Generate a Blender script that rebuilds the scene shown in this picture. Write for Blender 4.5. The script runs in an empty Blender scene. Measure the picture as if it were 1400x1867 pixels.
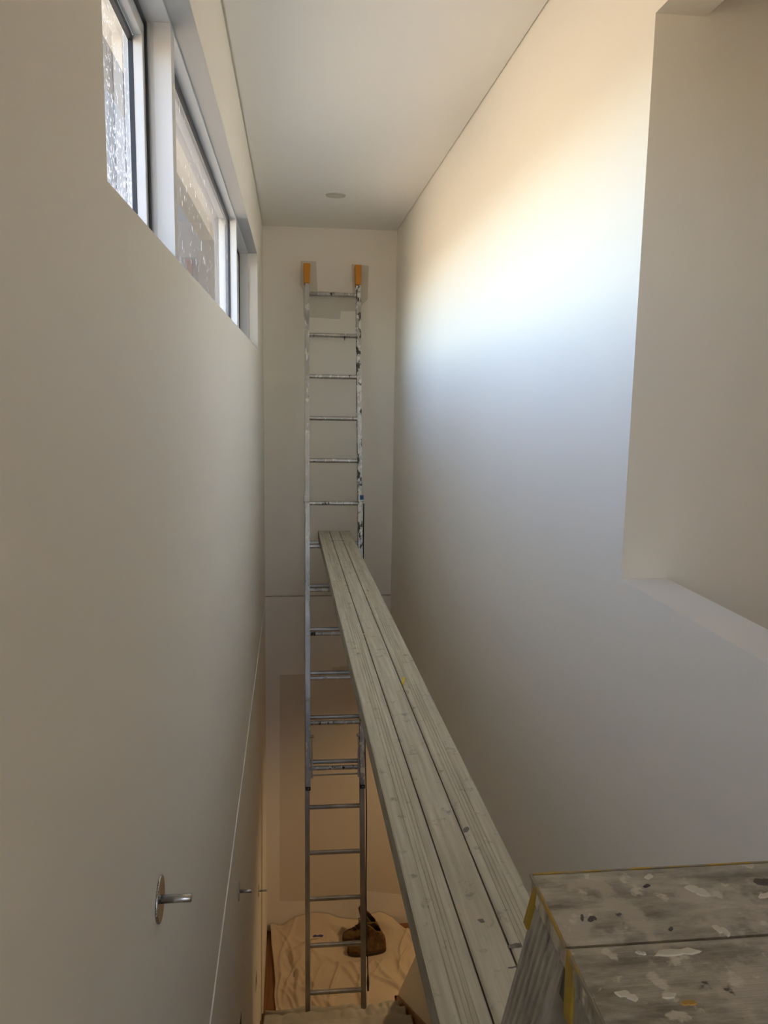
import bpy, bmesh, math, random
from mathutils import Vector, Matrix, noise

S = bpy.context.scene
C = S.collection
random.seed(7)

# ------------------------------------------------------------------ camera
# world: X across the stairwell, Y along it, Z up; the lens is the origin (eye height)
F_PX = 1465.0
d_vp = Vector((534.427 - 700, 708.204 - 933.5, F_PX)).normalized()
n_vp = Vector((543.93 - 700, 10766.36 - 933.5, F_PX))
n_vp = (n_vp - d_vp * d_vp.dot(n_vp)).normalized()
r_vp = n_vp.cross(d_vp)
rows = Matrix((r_vp, d_vp, -n_vp))
cam_x = rows @ Vector((1, 0, 0)); cam_y = rows @ Vector((0, -1, 0)); cam_z = rows @ Vector((0, 0, -1))
cd = bpy.data.cameras.new('camera'); cam = bpy.data.objects.new('camera', cd); C.objects.link(cam)
cam.matrix_world = Matrix(((cam_x.x, cam_y.x, cam_z.x, 0), (cam_x.y, cam_y.y, cam_z.y, 0),
                           (cam_x.z, cam_y.z, cam_z.z, 0), (0, 0, 0, 1)))
cd.sensor_fit = 'VERTICAL'; cd.sensor_height = 36.0; cd.sensor_width = 27.0
cd.lens = 36.0 * F_PX / 1867.0
cd.clip_start = 0.02; cd.clip_end = 400
S.camera = cam

# ------------------------------------------------------------------ sky, sun, exposure
w = bpy.data.worlds.new('sky'); S.world = w; w.use_nodes = True
nt = w.node_tree; nt.nodes.clear()
sky = nt.nodes.new('ShaderNodeTexSky'); sky.sky_type = 'NISHITA'; sky.sun_disc = False
sky.sun_elevation = math.radians(33); sky.sun_rotation = math.radians(66)
sky.air_density = 1.0; sky.dust_density = 1.2; sky.ozone_density = 3.0
bg = nt.nodes.new('ShaderNodeBackground'); bg.inputs[1].default_value = 0.30
wo = nt.nodes.new('ShaderNodeOutputWorld')
tint = nt.nodes.new('ShaderNodeMix'); tint.data_type = 'RGBA'; tint.blend_type = 'MULTIPLY'; tint.inputs[0].default_value = 1.0
tint.inputs[7].default_value = (1.28, 1.06, 0.98, 1)      # the camera's warm white balance
nt.links.new(sky.outputs[0], tint.inputs[6]); nt.links.new(tint.outputs[2], bg.inputs[0]); nt.links.new(bg.outputs[0], wo.inputs[0])
sl = bpy.data.lights.new('sun', 'SUN'); sl.energy = 6.5; sl.angle = math.radians(0.6); sl.color = (1.0, 0.80, 0.56)
so = bpy.data.objects.new('sun', sl); C.objects.link(so)
SUN_DIR = Vector((0.766, 0.341, 0.545)).normalized()          # towards the sun: behind the house
so.rotation_euler = SUN_DIR.to_track_quat('Z', 'Y').to_euler(); so.location = (9, 4, 8)
S.view_settings.view_transform = 'Standard'; S.view_settings.look = 'None'
S.view_settings.gamma = 1.0; S.view_settings.use_curve_mapping = False
S.view_settings.exposure = 2.72
S.cycles.max_bounces = 14; S.cycles.diffuse_bounces = 10; S.cycles.transparent_max_bounces = 12
S.cycles.use_denoising = True
S.cycles.sample_clamp_indirect = 6.0
S.cycles.caustics_reflective = False; S.cycles.caustics_refractive = False

# ------------------------------------------------------------------ measures
XL, XR, YB = -0.214, 0.748, 6.0        # left wall, right wall, far wall
ZC, ZF, ZG = 1.138, -1.585, -4.36      # ceiling, upper floor, ground floor
RISE, GO = (ZF - ZG) / 16, 0.262
NOSE1 = 4.925                           # nosing of the bottom tread
TH = 0.11                              # right wall thickness

# ------------------------------------------------------------------ materials
def mat(name, col=(0.8, 0.8, 0.8), rough=0.6, metal=0.0):
    m = bpy.data.materials.new(name); m.use_nodes = True
    b = m.node_tree.nodes['Principled BSDF']
    b.inputs['Base Color'].default_value = (*col, 1); b.inputs['Roughness'].default_value = rough
    b.inputs['Metallic'].default_value = metal
    return m, m.node_tree, b
def nd(t, kind, **kw):
    n = t.nodes.new(kind)
    for k, v in kw.items():
        if k in n.inputs: n.inputs[k].default_value = v
        else: setattr(n, k, v)
    return n
def coord(t, scale=(1, 1, 1), rot=(0, 0, 0), obj=True):
    tc = nd(t, 'ShaderNodeTexCoord'); mp = nd(t, 'ShaderNodeMapping')
    mp.inputs['Scale'].default_value = scale; mp.inputs['Rotation'].default_value = rot
    t.links.new(tc.outputs['Object' if obj else 'Generated'], mp.inputs[0]); return mp.outputs[0]
def noise_tex(t, vec, scale, detail=4, rough=0.55):
    n = nd(t, 'ShaderNodeTexNoise'); n.inputs['Scale'].default_value = scale
    n.inputs['Detail'].default_value = detail; n.inputs['Roughness'].default_value = rough
    t.links.new(vec, n.inputs['Vector']); return n.outputs['Fac']
def ramp(t, fac, stops):
    r = nd(t, 'ShaderNodeValToRGB'); e = r.color_ramp.elements
    while len(e) < len(stops): e.new(0.5)
    for k, (p, c) in enumerate(stops):
        e[k].position = p; e[k].color = (*c, 1) if not isinstance(c, (int, float)) else (c, c, c, 1)
    t.links.new(fac, r.inputs[0]); return r.outputs[0]
def mix(t, fac, a, b):
    n = nd(t, 'ShaderNodeMix', data_type='RGBA')
    for s, v in ((0, fac), (6, a), (7, b)):
        if isinstance(v, bpy.types.NodeSocket): t.links.new(v, n.inputs[s])
        elif s == 0: n.inputs[0].default_value = v
        else: n.inputs[s].default_value = (*v, 1)
    return n.outputs[2]
def bump(t, b, h, strength=0.3, dist=0.01):
    n = nd(t, 'ShaderNodeBump'); n.inputs['Strength'].default_value = strength; n.inputs['Distance'].default_value = dist
    t.links.new(h, n.inputs['Height']); t.links.new(n.outputs[0], b.inputs['Normal'])

def paint(name, col, rough=0.55):
    m, t, b = mat(name, col, rough)
    v = coord(t)
    c = mix(t, ramp(t, noise_tex(t, v, 1.7, 3), [(0.3, 0.0), (0.7, 1.0)]), tuple(x * 0.975 for x in col), col)
    t.links.new(c, b.inputs['Base Color'])
    bump(t, b, noise_tex(t, v, 260, 2), 0.05, 0.002)
    return m
M_WALL = paint('white_wall_paint', (0.86, 0.828, 0.75))
M_CEIL = paint('ceiling_paint', (0.85, 0.84, 0.81), 0.7)
M_PATCH = paint('unpainted_plaster', (0.66, 0.63, 0.55), 0.7)
M_PATCH_LOW = paint('unpainted_plaster_below', (0.72, 0.66, 0.55), 0.7)
M_BEAD = paint('joint_bead', (0.93, 0.92, 0.90))
M_DARK, _, _ = mat('dark_gap', (0.03, 0.028, 0.025), 0.8)
M_BLACK, _, _ = mat('black_rubber', (0.016, 0.019, 0.026), 0.42)
M_WHITE, _, _ = mat('powder_coated_frame', (0.62, 0.63, 0.635), 0.35)
M_STEEL, t, b = mat('brushed_steel', (0.55, 0.54, 0.52), 0.28, 1.0)
v = coord(t, (1, 40, 40)); t.links.new(ramp(t, noise_tex(t, v, 14, 3), [(0.3, 0.2), (0.7, 0.38)]), b.inputs['Roughness'])
M_ZINC, _, _ = mat('zinc_plated', (0.42, 0.40, 0.37), 0.4, 0.9)

def alu(name, dark_lo, dark_hi, white_lo, white_hi, scale):
    m, t, b = mat(name, (0.6, 0.6, 0.6), 0.42, 0.85)
    oi = nd(t, 'ShaderNodeObjectInfo'); tc = nd(t, 'ShaderNodeTexCoord'); mp = nd(t, 'ShaderNodeMapping')
    mp.inputs['Scale'].default_value = (1, 1, 0.45); cx = nd(t, 'ShaderNodeCombineXYZ')
    rm_ = nd(t, 'ShaderNodeMath', operation='MULTIPLY'); rm_.inputs[1].default_value = 9.0
    t.links.new(oi.outputs['Random'], rm_.inputs[0])
    for q in range(3): t.links.new(rm_.outputs[0], cx.inputs[q])
    t.links.new(tc.outputs['Object'], mp.inputs[0]); t.links.new(cx.outputs[0], mp.inputs['Location']); v = mp.outputs[0]
    n1 = noise_tex(t, v, scale, 5, 0.62)
    n2 = noise_tex(t, v, scale * 1.35, 5, 0.6)
    base = mix(t, ramp(t, noise_tex(t, v, 9, 3), [(0.35, 0.0), (0.7, 1.0)]), (0.36, 0.355, 0.34), (0.56, 0.555, 0.54))
    dk = ramp(t, n1, [(dark_lo, 0.0), (dark_hi, 1.0)]); wh = ramp(t, n2, [(white_lo, 0.0), (white_hi, 1.0)])
    c = mix(t, wh, base, (0.74, 0.73, 0.69)); c = mix(t, dk, c, (0.055, 0.05, 0.045))
    t.links.new(c, b.inputs['Base Color'])
    mx = nd(t, 'ShaderNodeMath', operation='MAXIMUM'); t.links.new(dk, mx.inputs[0]); t.links.new(wh, mx.inputs[1])
    t.links.new(ramp(t, mx.outputs[0], [(0, 0.8), (1, 0.0)]), b.inputs['Metallic'])
    t.links.new(ramp(t, mx.outputs[0], [(0, 0.38), (1, 0.7)]), b.inputs['Roughness'])
    return m
M_ALU = alu('worn_aluminium', 0.66, 0.69, 0.55, 0.60, 17)
M_ALU_DIRTY = alu('paint_spattered_aluminium', 0.535, 0.565, 0.50, 0.54, 24)
M_ALU_RUNG = alu('rung_aluminium', 0.60, 0.64, 0.58, 0.62, 26)
M_ALU_CLEAN = alu('plain_aluminium', 0.78, 0.82, 0.72, 0.80, 12)
M_ORANGE, t, b = mat('orange_rubber', (0.62, 0.25, 0.025), 0.6)
M_BLUE, _, _ = mat('blue_paint', (0.03, 0.09, 0.28), 0.5)
M_YELLOW, t, b = mat('yellow_plastic', (0.34, 0.22, 0.012), 0.5)
t.links.new(mix(t, ramp(t, noise_tex(t, coord(t), 60, 4), [(0.45, 0.0), (0.7, 1.0)]), (0.34, 0.22, 0.012), (0.25, 0.17, 0.03)), b.inputs['Base Color'])

M_TRIM, t, b = mat('worn_yellow_edge', (0.4, 0.28, 0.05), 0.6)
t.links.new(mix(t, ramp(t, noise_tex(t, coord(t), 45, 4), [(0.42, 0.0), (0.58, 1.0)]), (0.42, 0.27, 0.05), (0.27, 0.24, 0.19)), b.inputs['Base Color'])
# plank: weathered grey-beige timber, grain along its length
M_PLANK, t, b = mat('weathered_plank', (0.4, 0.38, 0.33), 0.8)
v = coord(t, (30, 1.1, 30)); g = noise_tex(t, v, 3.0, 6, 0.6)
c = mix(t, ramp(t, g, [(0.3, 0.0), (0.7, 1.0)]), (0.44, 0.41, 0.325), (0.68, 0.645, 0.545))
v2 = coord(t, (6, 2.2, 6)); 
c = mix(t, ramp(t, noise_tex(t, v2, 2.2, 5, 0.6), [(0.50, 0.0), (0.72, 0.55)]), c, (0.56, 0.485, 0.36))
v3 = coord(t, (7, 6.5, 7))
c = mix(t, ramp(t, noise_tex(t, v3, 3.1, 6, 0.65), [(0.585, 0.0), (0.70, 0.85)]), c, (0.24, 0.22, 0.18))
v4 = coord(t, (1, 0.7, 1))
c = mix(t, ramp(t, noise_tex(t, v4, 30, 3, 0.5), [(0.70, 0.0), (0.74, 0.8)]), c, (0.66, 0.63, 0.56))
t.links.new(c, b.inputs['Base Color']); bump(t, b, g, 0.35, 0.002)

M_EDGE, t, b = mat('dark_plank_edge', (0.30, 0.275, 0.215), 0.9)  # board sides and ends, darker than the top face
v = coord(t, (8, 2, 8))
t.links.new(mix(t, ramp(t, noise_tex(t, v, 4, 5), [(0.3, 0.0), (0.7, 1.0)]), (0.25, 0.225, 0.17), (0.36, 0.335, 0.27)), b.inputs['Base Color'])
# step ladder platform: grime, spatters of several paints
M_STEP, t, b = mat('spattered_step', (0.3, 0.28, 0.25), 0.75, 0.1)
v = coord(t, (4, 14, 4)); n = noise_tex(t, v, 4, 6, 0.65)
c = mix(t, ramp(t, n, [(0.32, 0.0), (0.70, 1.0)]), (0.19, 0.17, 0.135), (0.54, 0.51, 0.43))
v = coord(t)
c = mix(t, ramp(t, noise_tex(t, v, 22, 5, 0.6), [(0.53, 0.0), (0.60, 0.75)]), c, (0.50, 0.46, 0.385))
c = mix(t, ramp(t, noise_tex(t, coord(t, (1, 1, 1), (0.4, 0.2, 0.9)), 38, 4, 0.55), [(0.60, 0.0), (0.65, 0.8)]), c, (0.64, 0.605, 0.52))
c = mix(t, ramp(t, noise_tex(t, coord(t, (1, 1, 1), (0.9, 0.2, 0.1)), 30, 4, 0.55), [(0.66, 0.0), (0.69, 0.9)]), c, (0.07, 0.06, 0.055))
c = mix(t, ramp(t, noise_tex(t, coord(t, (1, 1, 1), (1.9, 1.2, 0.1)), 16, 3, 0.5), [(0.69, 0.0), (0.72, 0.6)]), c, (0.46, 0.33, 0.12))
t.links.new(c, b.inputs['Base Color']); bump(t, b, n, 0.3, 0.002)
M_STILE, t, b = mat('dusty_stile', (0.4, 0.39, 0.36), 0.6, 0.3)
v = coord(t, (1, 1, 0.5)); 
c = mix(t, ramp(t, noise_tex(t, v, 26, 5, 0.6), [(0.35, 0.0), (0.72, 1.0)]), (0.27, 0.255, 0.225), (0.47, 0.45, 0.405))
c = mix(t, ramp(t, noise_tex(t, v, 15, 4, 0.55), [(0.64, 0.0), (0.70, 0.8)]), c, (0.11, 0.10, 0.085))
t.links.new(c, b.inputs['Base Color'])
M_DRY, t, b = mat('dried_paint', (0.62, 0.59, 0.51), 0.7)
M_DRYDARK, t, b = mat('dark_dried_paint', (0.06, 0.055, 0.05), 0.6)

def cloth_mat(name, ca, cb):
    m, t, b = mat(name, ca, 0.95)
    v = coord(t)
    c = mix(t, ramp(t, noise_tex(t, v, 4, 4), [(0.3, 0.0), (0.7, 1.0)]), ca, cb)
    c = mix(t, ramp(t, noise_tex(t, v, 11, 5, 0.65), [(0.66, 0.0), (0.71, 0.45)]), c, (0.80, 0.77, 0.70))
    t.links.new(c, b.inputs['Base Color'])
    bump(t, b, noise_tex(t, v, 60, 4), 0.35, 0.004)
    return m
M_CLOTH = cloth_mat('canvas_dust_sheet', (0.58, 0.47, 0.34), (0.66, 0.55, 0.41))
M_CLOTH2 = cloth_mat('grey_dust_sheet', (0.36, 0.33, 0.27), (0.50, 0.465, 0.39))
M_TIMBER, t, b = mat('orange_timber', (0.36, 0.15, 0.045), 0.4)
v = coord(t, (14, 1, 14))
t.links.new(mix(t, ramp(t, noise_tex(t, v, 4, 5), [(0.3, 0.0), (0.7, 1.0)]), (0.17, 0.065, 0.017), (0.27, 0.12, 0.036)), b.inputs['Base Color'])
M_UPFLOOR = cloth_mat('beige_carpet', (0.50, 0.46, 0.38), (0.58, 0.54, 0.45))
M_SUEDE, t, b = mat('tan_suede', (0.2, 0.11, 0.04), 0.95)
v = coord(t)
t.links.new(mix(t, ramp(t, noise_tex(t, v, 22, 5, 0.6), [(0.35, 0.0), (0.68, 1.0)]), (0.085, 0.045, 0.016), (0.24, 0.14, 0.050)), b.inputs['Base Color'])
bump(t, b, noise_tex(t, v, 90, 3), 0.3, 0.003)
M_SOLE, _, _ = mat('brown_rubber_sole', (0.055, 0.032, 0.018), 0.7)
M_LINING, _, _ = mat('dark_boot_lining', (0.05, 0.022, 0.014), 0.9)
M_LACE, _, _ = mat('boot_lace', (0.14, 0.085, 0.04), 0.8)

def glass_mat(name, specks):
    m = bpy.data.materials.new(name); m.use_nodes = True; t = m.node_tree; t.nodes.clear()
    out = nd(t, 'ShaderNodeOutputMaterial')
    tr = nd(t, 'ShaderNodeBsdfTransparent'); tr.inputs[0].default_value = (0.79, 0.81, 0.80, 1)
    gl = nd(t, 'ShaderNodeBsdfGlossy'); gl.inputs['Roughness'].default_value = 0.02; gl.inputs['Color'].default_value = (1, 1, 1, 1)
    fr = nd(t, 'ShaderNodeFresnel'); fr.inputs['IOR'].default_value = 1.50
    mul = nd(t, 'ShaderNodeMath', operation='MULTIPLY'); mul.inputs[1].default_value = 1.25; mul.use_clamp = True
    t.links.new(fr.outputs[0], mul.inputs[0])
    mx = nd(t, 'ShaderNodeMixShader'); t.links.new(mul.outputs[0], mx.inputs[0])
    t.links.new(tr.outputs[0], mx.inputs[1]); t.links.new(gl.outputs[0], mx.inputs[2])
    # dust and dried splashes on the pane
    df = nd(t, 'ShaderNodeBsdfDiffuse'); df.inputs['Color'].default_value = (0.80, 0.82, 0.84, 1)
    tl = nd(t, 'ShaderNodeBsdfTranslucent'); tl.inputs['Color'].default_value = (0.85, 0.87, 0.90, 1)
    ad = nd(t, 'ShaderNodeMixShader'); ad.inputs[0].default_value = 0.6
    t.links.new(df.outputs[0], ad.inputs[1]); t.links.new(tl.outputs[0], ad.inputs[2])
    v = coord(t, (1, 1, 1) if specks > 1 else (1, 1, 0.4))
    n = noise_tex(t, v, 105 if specks > 1 else 55, 3, 0.6)
    if specks > 1:
        sp = nd(t, 'ShaderNodeTexCoord'); sx = nd(t, 'ShaderNodeSeparateXYZ'); t.links.new(sp.outputs['Object'], sx.inputs[0])
        mr = nd(t, 'ShaderNodeMapRange'); mr.inputs[1].default_value = 0.78; mr.inputs[2].default_value = 0.28
        mr.inputs[3].default_value = -0.09; mr.inputs[4].default_value = 0.075
        t.links.new(sx.outputs[2], mr.inputs[0])
        add = nd(t, 'ShaderNodeMath', operation='ADD'); t.links.new(n, add.inputs[0]); t.links.new(mr.outputs[0], add.inputs[1])
        n = add.outputs[0]
        fac = ramp(t, n, [(0.52, 0.03), (0.70, 0.55)])
    else:
        fac = ramp(t, n, [(0.62, 0.03), (0.76, 0.7)])
    fm = nd(t, 'ShaderNodeMixShader'); t.links.new(fac, fm.inputs[0])
    t.links.new(mx.outputs[0], fm.inputs[1]); t.links.new(ad.outputs[0], fm.inputs[2])
    t.links.new(fm.outputs[0], out.inputs[0])
    return m
M_GLASS = glass_mat('clear_window_glass', 1)
M_GLASS_OBS = glass_mat('speckled_window_glass', 2)

# ------------------------------------------------------------------ mesh helpers
def box(bm, x0, x1, y0, y1, z0, z1, mtx=None):
    vs = [bm.verts.new((x, y, z)) for x in (x0, x1) for y in (y0, y1) for z in (z0, z1)]
    if mtx is not None:
        for q in vs: q.co = mtx @ q.co
    for f in ((0, 1, 3, 2), (4, 6, 7, 5), (0, 4, 5, 1), (2, 3, 7, 6), (0, 2, 6, 4), (1, 5, 7, 3)):
        bm.faces.new([vs[i] for i in f])
    return vs
def prism(bm, pts0, pts1):
    a = [bm.verts.new(p) for p in pts0]; b_ = [bm.verts.new(p) for p in pts1]; n = len(a)
    bm.faces.new(a); bm.faces.new(b_[::-1])
    for i in range(n): bm.faces.new((a[i], b_[i], b_[(i + 1) % n], a[(i + 1) % n]))
def frame_of(d):
    d = d.normalized(); u = d.orthogonal().normalized() if abs(d.x) > 0.9 else Vector((1, 0, 0))
    u = (u - d * u.dot(d)).normalized(); return u, d.cross(u)
def tube(bm, pts, r, seg=12, cap=True):
    pts = [Vector(p) for p in pts]; rings = []
    rr = r if isinstance(r, (list, tuple)) else [r] * len(pts)
    for i, p in enumerate(pts):
        d = (pts[min(i + 1, len(pts) - 1)] - pts[max(i - 1, 0)]); u, v_ = frame_of(d)
        rings.append([bm.verts.new(p + (u * math.cos(a) + v_ * math.sin(a)) * rr[i]) for a in (2 * math.pi * k / seg for k in range(seg))])
    for a, b_ in zip(rings, rings[1:]):
        for k in range(seg): bm.faces.new((a[k], a[(k + 1) % seg], b_[(k + 1) % seg], b_[k]))
    if cap: bm.faces.new(rings[0][::-1]); bm.faces.new(rings[-1])
def obj(name, bm, m, parent=None, smooth=False, bev=0.0, seg=2):
    bmesh.ops.recalc_face_normals(bm, faces=bm.faces)
    me = bpy.data.meshes.new(name); bm.to_mesh(me); bm.free()
    for mm in (m if isinstance(m, (list, tuple)) else [m]): me.materials.append(mm)
    if smooth:
        for p in me.polygons: p.use_smooth = True
    o = bpy.data.objects.new(name, me); C.objects.link(o)
    if parent is not None: o.parent = parent
    if bev:
        md = o.modifiers.new('bevel', 'BEVEL'); md.width = bev; md.segments = seg; md.limit_method = 'ANGLE'; md.angle_limit = math.radians(40)
    return o
def tag(o, label, cat, group=None):
    o['label'] = label; o['category'] = cat
    if group: o['group'] = group
    return o
def thing(name, label, cat, loc=(0, 0, 0), group=None):
    o = bpy.data.objects.new(name, None); o.empty_display_size = 0.05; C.objects.link(o); o.location = loc
    return tag(o, label, cat, group)
def struct(name, bm, m, parent=None, **k):
    o = obj(name, bm, m, parent, **k)
    if parent is None: o['kind'] = 'structure'
    return o
def local(bm, o):                       # world coordinates -> coordinates of a parent placed at o.location
    for q in bm.verts: q.co -= o.location
    return bm
def B(): return bmesh.new()

# ------------------------------------------------------------------ the shell
# left wall with the long high window opening
WY0, WY1, WZ0, WZ1 = 1.010, 5.056, 0.234, 0.797
XO = XL - 0.22
bm = B()
box(bm, XO, XL, -3.0, WY0, ZF, ZC + 0.06); box(bm, XO, XL, WY1, YB + 0.2, ZF, ZC + 0.06)
box(bm, XO, XL, WY0, WY1, ZF, WZ0); box(bm, XO, XL, WY0, WY1, WZ1, ZC + 0.06)
box(bm, XO, XL, -3.0, YB + 0.2, ZG - 0.2, ZF)
struct('wall_left', bm, M_WALL)
bm = B(); box(bm, XL - 0.004, XL + 0.0034, -1.0, YB, -1.6085, -1.6062)
struct('trim_1', bm, M_BEAD)
# far wall: two sheets with a recessed joint
bm = B(); JZ = -1.562
box(bm, XL, 4.2, YB, YB + 0.14, ZG - 0.2, JZ - 0.008); box(bm, XL, 4.2, YB, YB + 0.14, JZ, ZC + 0.06)
box(bm, XL, 4.2, YB + 0.035, YB + 0.14, JZ - 0.008, JZ)
struct('wall_back', bm, M_WALL)
# right wall: balustrade, opening to the upper room, doorway at the ground floor with a raked end
OY0, OY1, OZ0, OZ1 = -0.75, 1.731, -0.42, 0.782
X2 = XR + TH
bm = B()
box(bm, XR, X2, -3.0, OY0, ZF, ZC + 0.06); box(bm, XR, X2, OY1, YB, ZF - 0.6, ZC + 0.06)
box(bm, XR, X2, OY0, OY1, ZF, OZ0); box(bm, XR, X2, OY0, OY1, OZ1, ZC + 0.06)
box(bm, XR, X2, -3.0, OY1, ZF - 0.6, ZF)
E0, E1 = 4.42, 5.15
poly = [(-3.0, ZG - 0.2), (-3.0, ZF - 0.6), (E0, ZF - 0.6), (E0, -3.43), (E1, -4.295), (E1, ZG - 0.2)]
prism(bm, [(XR, y, z) for y, z in poly], [(X2, y, z) for y, z in poly])
struct('wall_right', bm, M_WALL)
# ceiling stops short of the side walls: shadow line
bm = B(); box(bm, XL + 0.009, XR - 0.0045, -3.0, YB, ZC, ZC + 0.0075)
struct('ceiling', bm, M_CEIL)
bm = B(); box(bm, XL - 0.22, 4.2, -3.0, YB + 0.14, ZC + 0.0085, ZC + 0.2)
box(bm, XR + 0.02, 4.2, -3.0, OY1, ZC, ZC + 0.02)
struct('ceiling_slab', bm, M_CEIL)
# closing walls behind the camera and round the upper room
bm = B()
box(bm, XO, -0.12, -3.15, -3.0, ZG - 0.2, ZC + 0.1); box(bm, 0.68, 4.2, -3.15, -3.0, ZG - 0.2, ZC + 0.1)
box(bm, -0.12, 0.68, -3.15, -3.0, ZG - 0.2, -0.60); box(bm, -0.12, 0.68, -3.15, -3.0, 0.90, ZC + 0.1)  # rear opening added to light the near plank and walls
struct('wall_rear', bm, M_WALL)
bm = B(); box(bm, X2, 4.2, OY1, OY1 + 0.12, ZF, ZC + 0.06); struct('wall_upper_room', bm, M_WALL)
# east wall of the upper room with a slot opening added as fill light
bm = B()
box(bm, 4.2, 4.35, -3.15, YB + 0.14, ZG - 0.2, -0.6); box(bm, 4.2, 4.35, -3.15, YB + 0.14, 0.75, ZC + 0.2)
box(bm, 4.2, 4.35, -3.15, -2.4, -0.6, 0.75); box(bm, 4.2, 4.35, -2.26, YB + 0.14, -0.6, 0.75)
struct('wall_east', bm, M_WALL)
# upper floor and the ground-floor ceiling
bm = B(); box(bm, XL, XR, -3.0, NOSE1 - 15 * GO, ZF - 0.22, ZF); box(bm, X2, 4.2, -3.0, OY1, ZF - 0.22, ZF)
struct('floor_upper', bm, M_UPFLOOR)
bm = B(); box(bm, X2, 4.2, OY1 - 0.2, YB, -1.86, -1.78); struct('ceiling_lower', bm, M_CEIL)
bm = B(); box(bm, X2, 4.2, 2.6, 2.72, ZG, -1.82); struct('wall_hall', bm, M_WALL)
# ground floor of single boards
bm = B(); box(bm, XO, 4.2, -3.0, YB + 0.1, ZG - 0.2, ZG - 0.022)
fl = struct('floor', bm, M_DARK)
bw = 0.13; x = XL; board_mesh = None
while x < 4.1:
    if board_mesh is None:
        bm = B(); box(bm, 0.0008, bw - 0.0008, 3.6, YB, ZG - 0.021, ZG)
        o = obj('floor_board', bm, M_TIMBER, fl, bev=0.001, seg=1); board_mesh = o.data
    else:
        o = bpy.data.objects.new('floor_board', board_mesh); C.objects.link(o); o.parent = fl
    o.location.x = x; x += bw
# stairs
st = bpy.data.objects.new('staircase', None); C.objects.link(st); st['kind'] = 'structure'
tm = rm = None
for k in range(1, 16):
    y = NOSE1 - (k - 1) * GO; z = ZG + k * RISE
    if tm is None:
        bm = B(); box(bm, XL, XR, -GO - 0.02, 0.0, -0.03, 0); a = obj('tread', bm, M_TIMBER, st, bev=0.004); tm = a.data
        bm = B(); box(bm, XL, XR, -0.035, -0.018, -RISE, -0.03); r_ = obj('riser', bm, M_WALL, st); rm = r_.data
    else:
        a = bpy.data.objects.new('tread', tm); r_ = bpy.data.objects.new('riser', rm)
        for o in (a, r_): C.objects.link(o); o.parent = st
        md = a.modifiers.new('bevel', 'BEVEL'); md.width = 0.004; md.segments = 2; md.limit_method = 'ANGLE'
    a.location = (0, y, z); r_.location = (0, y, z)
# skirting that follows the flight along the right wall
bm = B(); sl_ = RISE / GO
p = [(E1 - 0.02, -4.295), (1.3, -4.295 + (E1 - 0.02 - 1.3) * sl_), (1.3, -4.295 + (E1 - 0.02 - 1.3) * sl_ - 0.2), (E1 - 0.02, ZG)]
prism(bm, [(XR - 0.014, y, z) for y, z in p], [(XR + 0.001, y, z) for y, z in p])
struct('baseboard_right', bm, M_TIMBER)

# unpainted areas of the far wall (left for a later coat): thin edges of the plaster underneath
def patch(name, pts, m, par=None):
    bm = B(); prism(bm, [(x, YB - 0.0006, z) for x, z in pts], [(x, YB + 0.002, z) for x, z in pts])
    o = obj(name, bm, m, par); return o
wall_b = bpy.data.objects['wall_back']

# ------------------------------------------------------------------ window in the left wall
XFI = -0.268                         # room-side face of the frame
win = bpy.data.objects.new('window_1', None); C.objects.link(win); win['kind'] = 'structure'
def wpart(name, boxes, m, par=win, bev=0.0015):
    bm = B()
    for b6 in boxes: box(bm, *b6)
    return obj(name, bm, m, par, bev=bev)
xa, xb = -0.372, XFI
fr_w = 0.020
outer = wpart('window_frame', [(xa, xb, WY0, WY0 + fr_w, WZ0, WZ1), (xa, xb, WY1 - 0.006, WY1 + 0.002, WZ0, WZ1),
    (xa, xb, WY0 + fr_w, WY1 - 0.006, WZ1 - 0.006, WZ1 + 0.001), (xa, xb, WY0 + fr_w, WY1 - 0.006, WZ0 - 0.001, WZ0 + 0.018)], M_WHITE)
MY1, MY2 = 1.954, 4.033              # near faces of the two mullions
mull = [wpart('mullion', [(-0.3165, XFI, y, y + 0.05, WZ0 + 0.018, WZ1 - 0.006)], M_WHITE) for y in (MY1, MY2)]
# a shallow cover strip on each mullion (the groove seen on it)
for y, mu in zip((MY1, MY2), mull):
    wpart('cover_strip', [(-0.306, XFI + 0.0005, y - 0.003, y - 0.0002, WZ0 + 0.018, WZ1 - 0.006)], M_WHITE, mu, 0.0008)
# middle fixed pane, black gasket
GX = -0.309
def pane(y0, y1, gx, par, m, z0=WZ0 + 0.02, z1=WZ1 - 0.008):
    bm = B(); vs = [bm.verts.new(p_) for p_ in ((gx, y0, z0), (gx, y1, z0), (gx, y1, z1), (gx, y0, z1))]
    bm.faces.new(vs); return obj('glass_pane', bm, m, par)
fixed = wpart('fixed_light', [(GX, GX + 0.010, MY1 + 0.05, MY2, WZ1 - 0.022, WZ1 - 0.006), (GX, GX + 0.010, MY1 + 0.05, MY2, WZ0 + 0.018, WZ0 + 0.03),
    (GX, GX + 0.010, MY1 + 0.05, MY1 + 0.058, WZ0 + 0.03, WZ1 - 0.022), (GX, GX + 0.010, MY2 - 0.008, MY2, WZ0 + 0.03, WZ1 - 0.022)], M_BLACK)
pane(MY1 + 0.05, MY2, GX, fixed, M_GLASS)
# outer part of the frame behind mullions (white rebate)
for y in (MY1, MY2):
    wpart('frame_rebate', [(xa, -0.3165, y + 0.004, y + 0.046, WZ0 + 0.018, WZ1 - 0.006)], M_WHITE)
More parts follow.
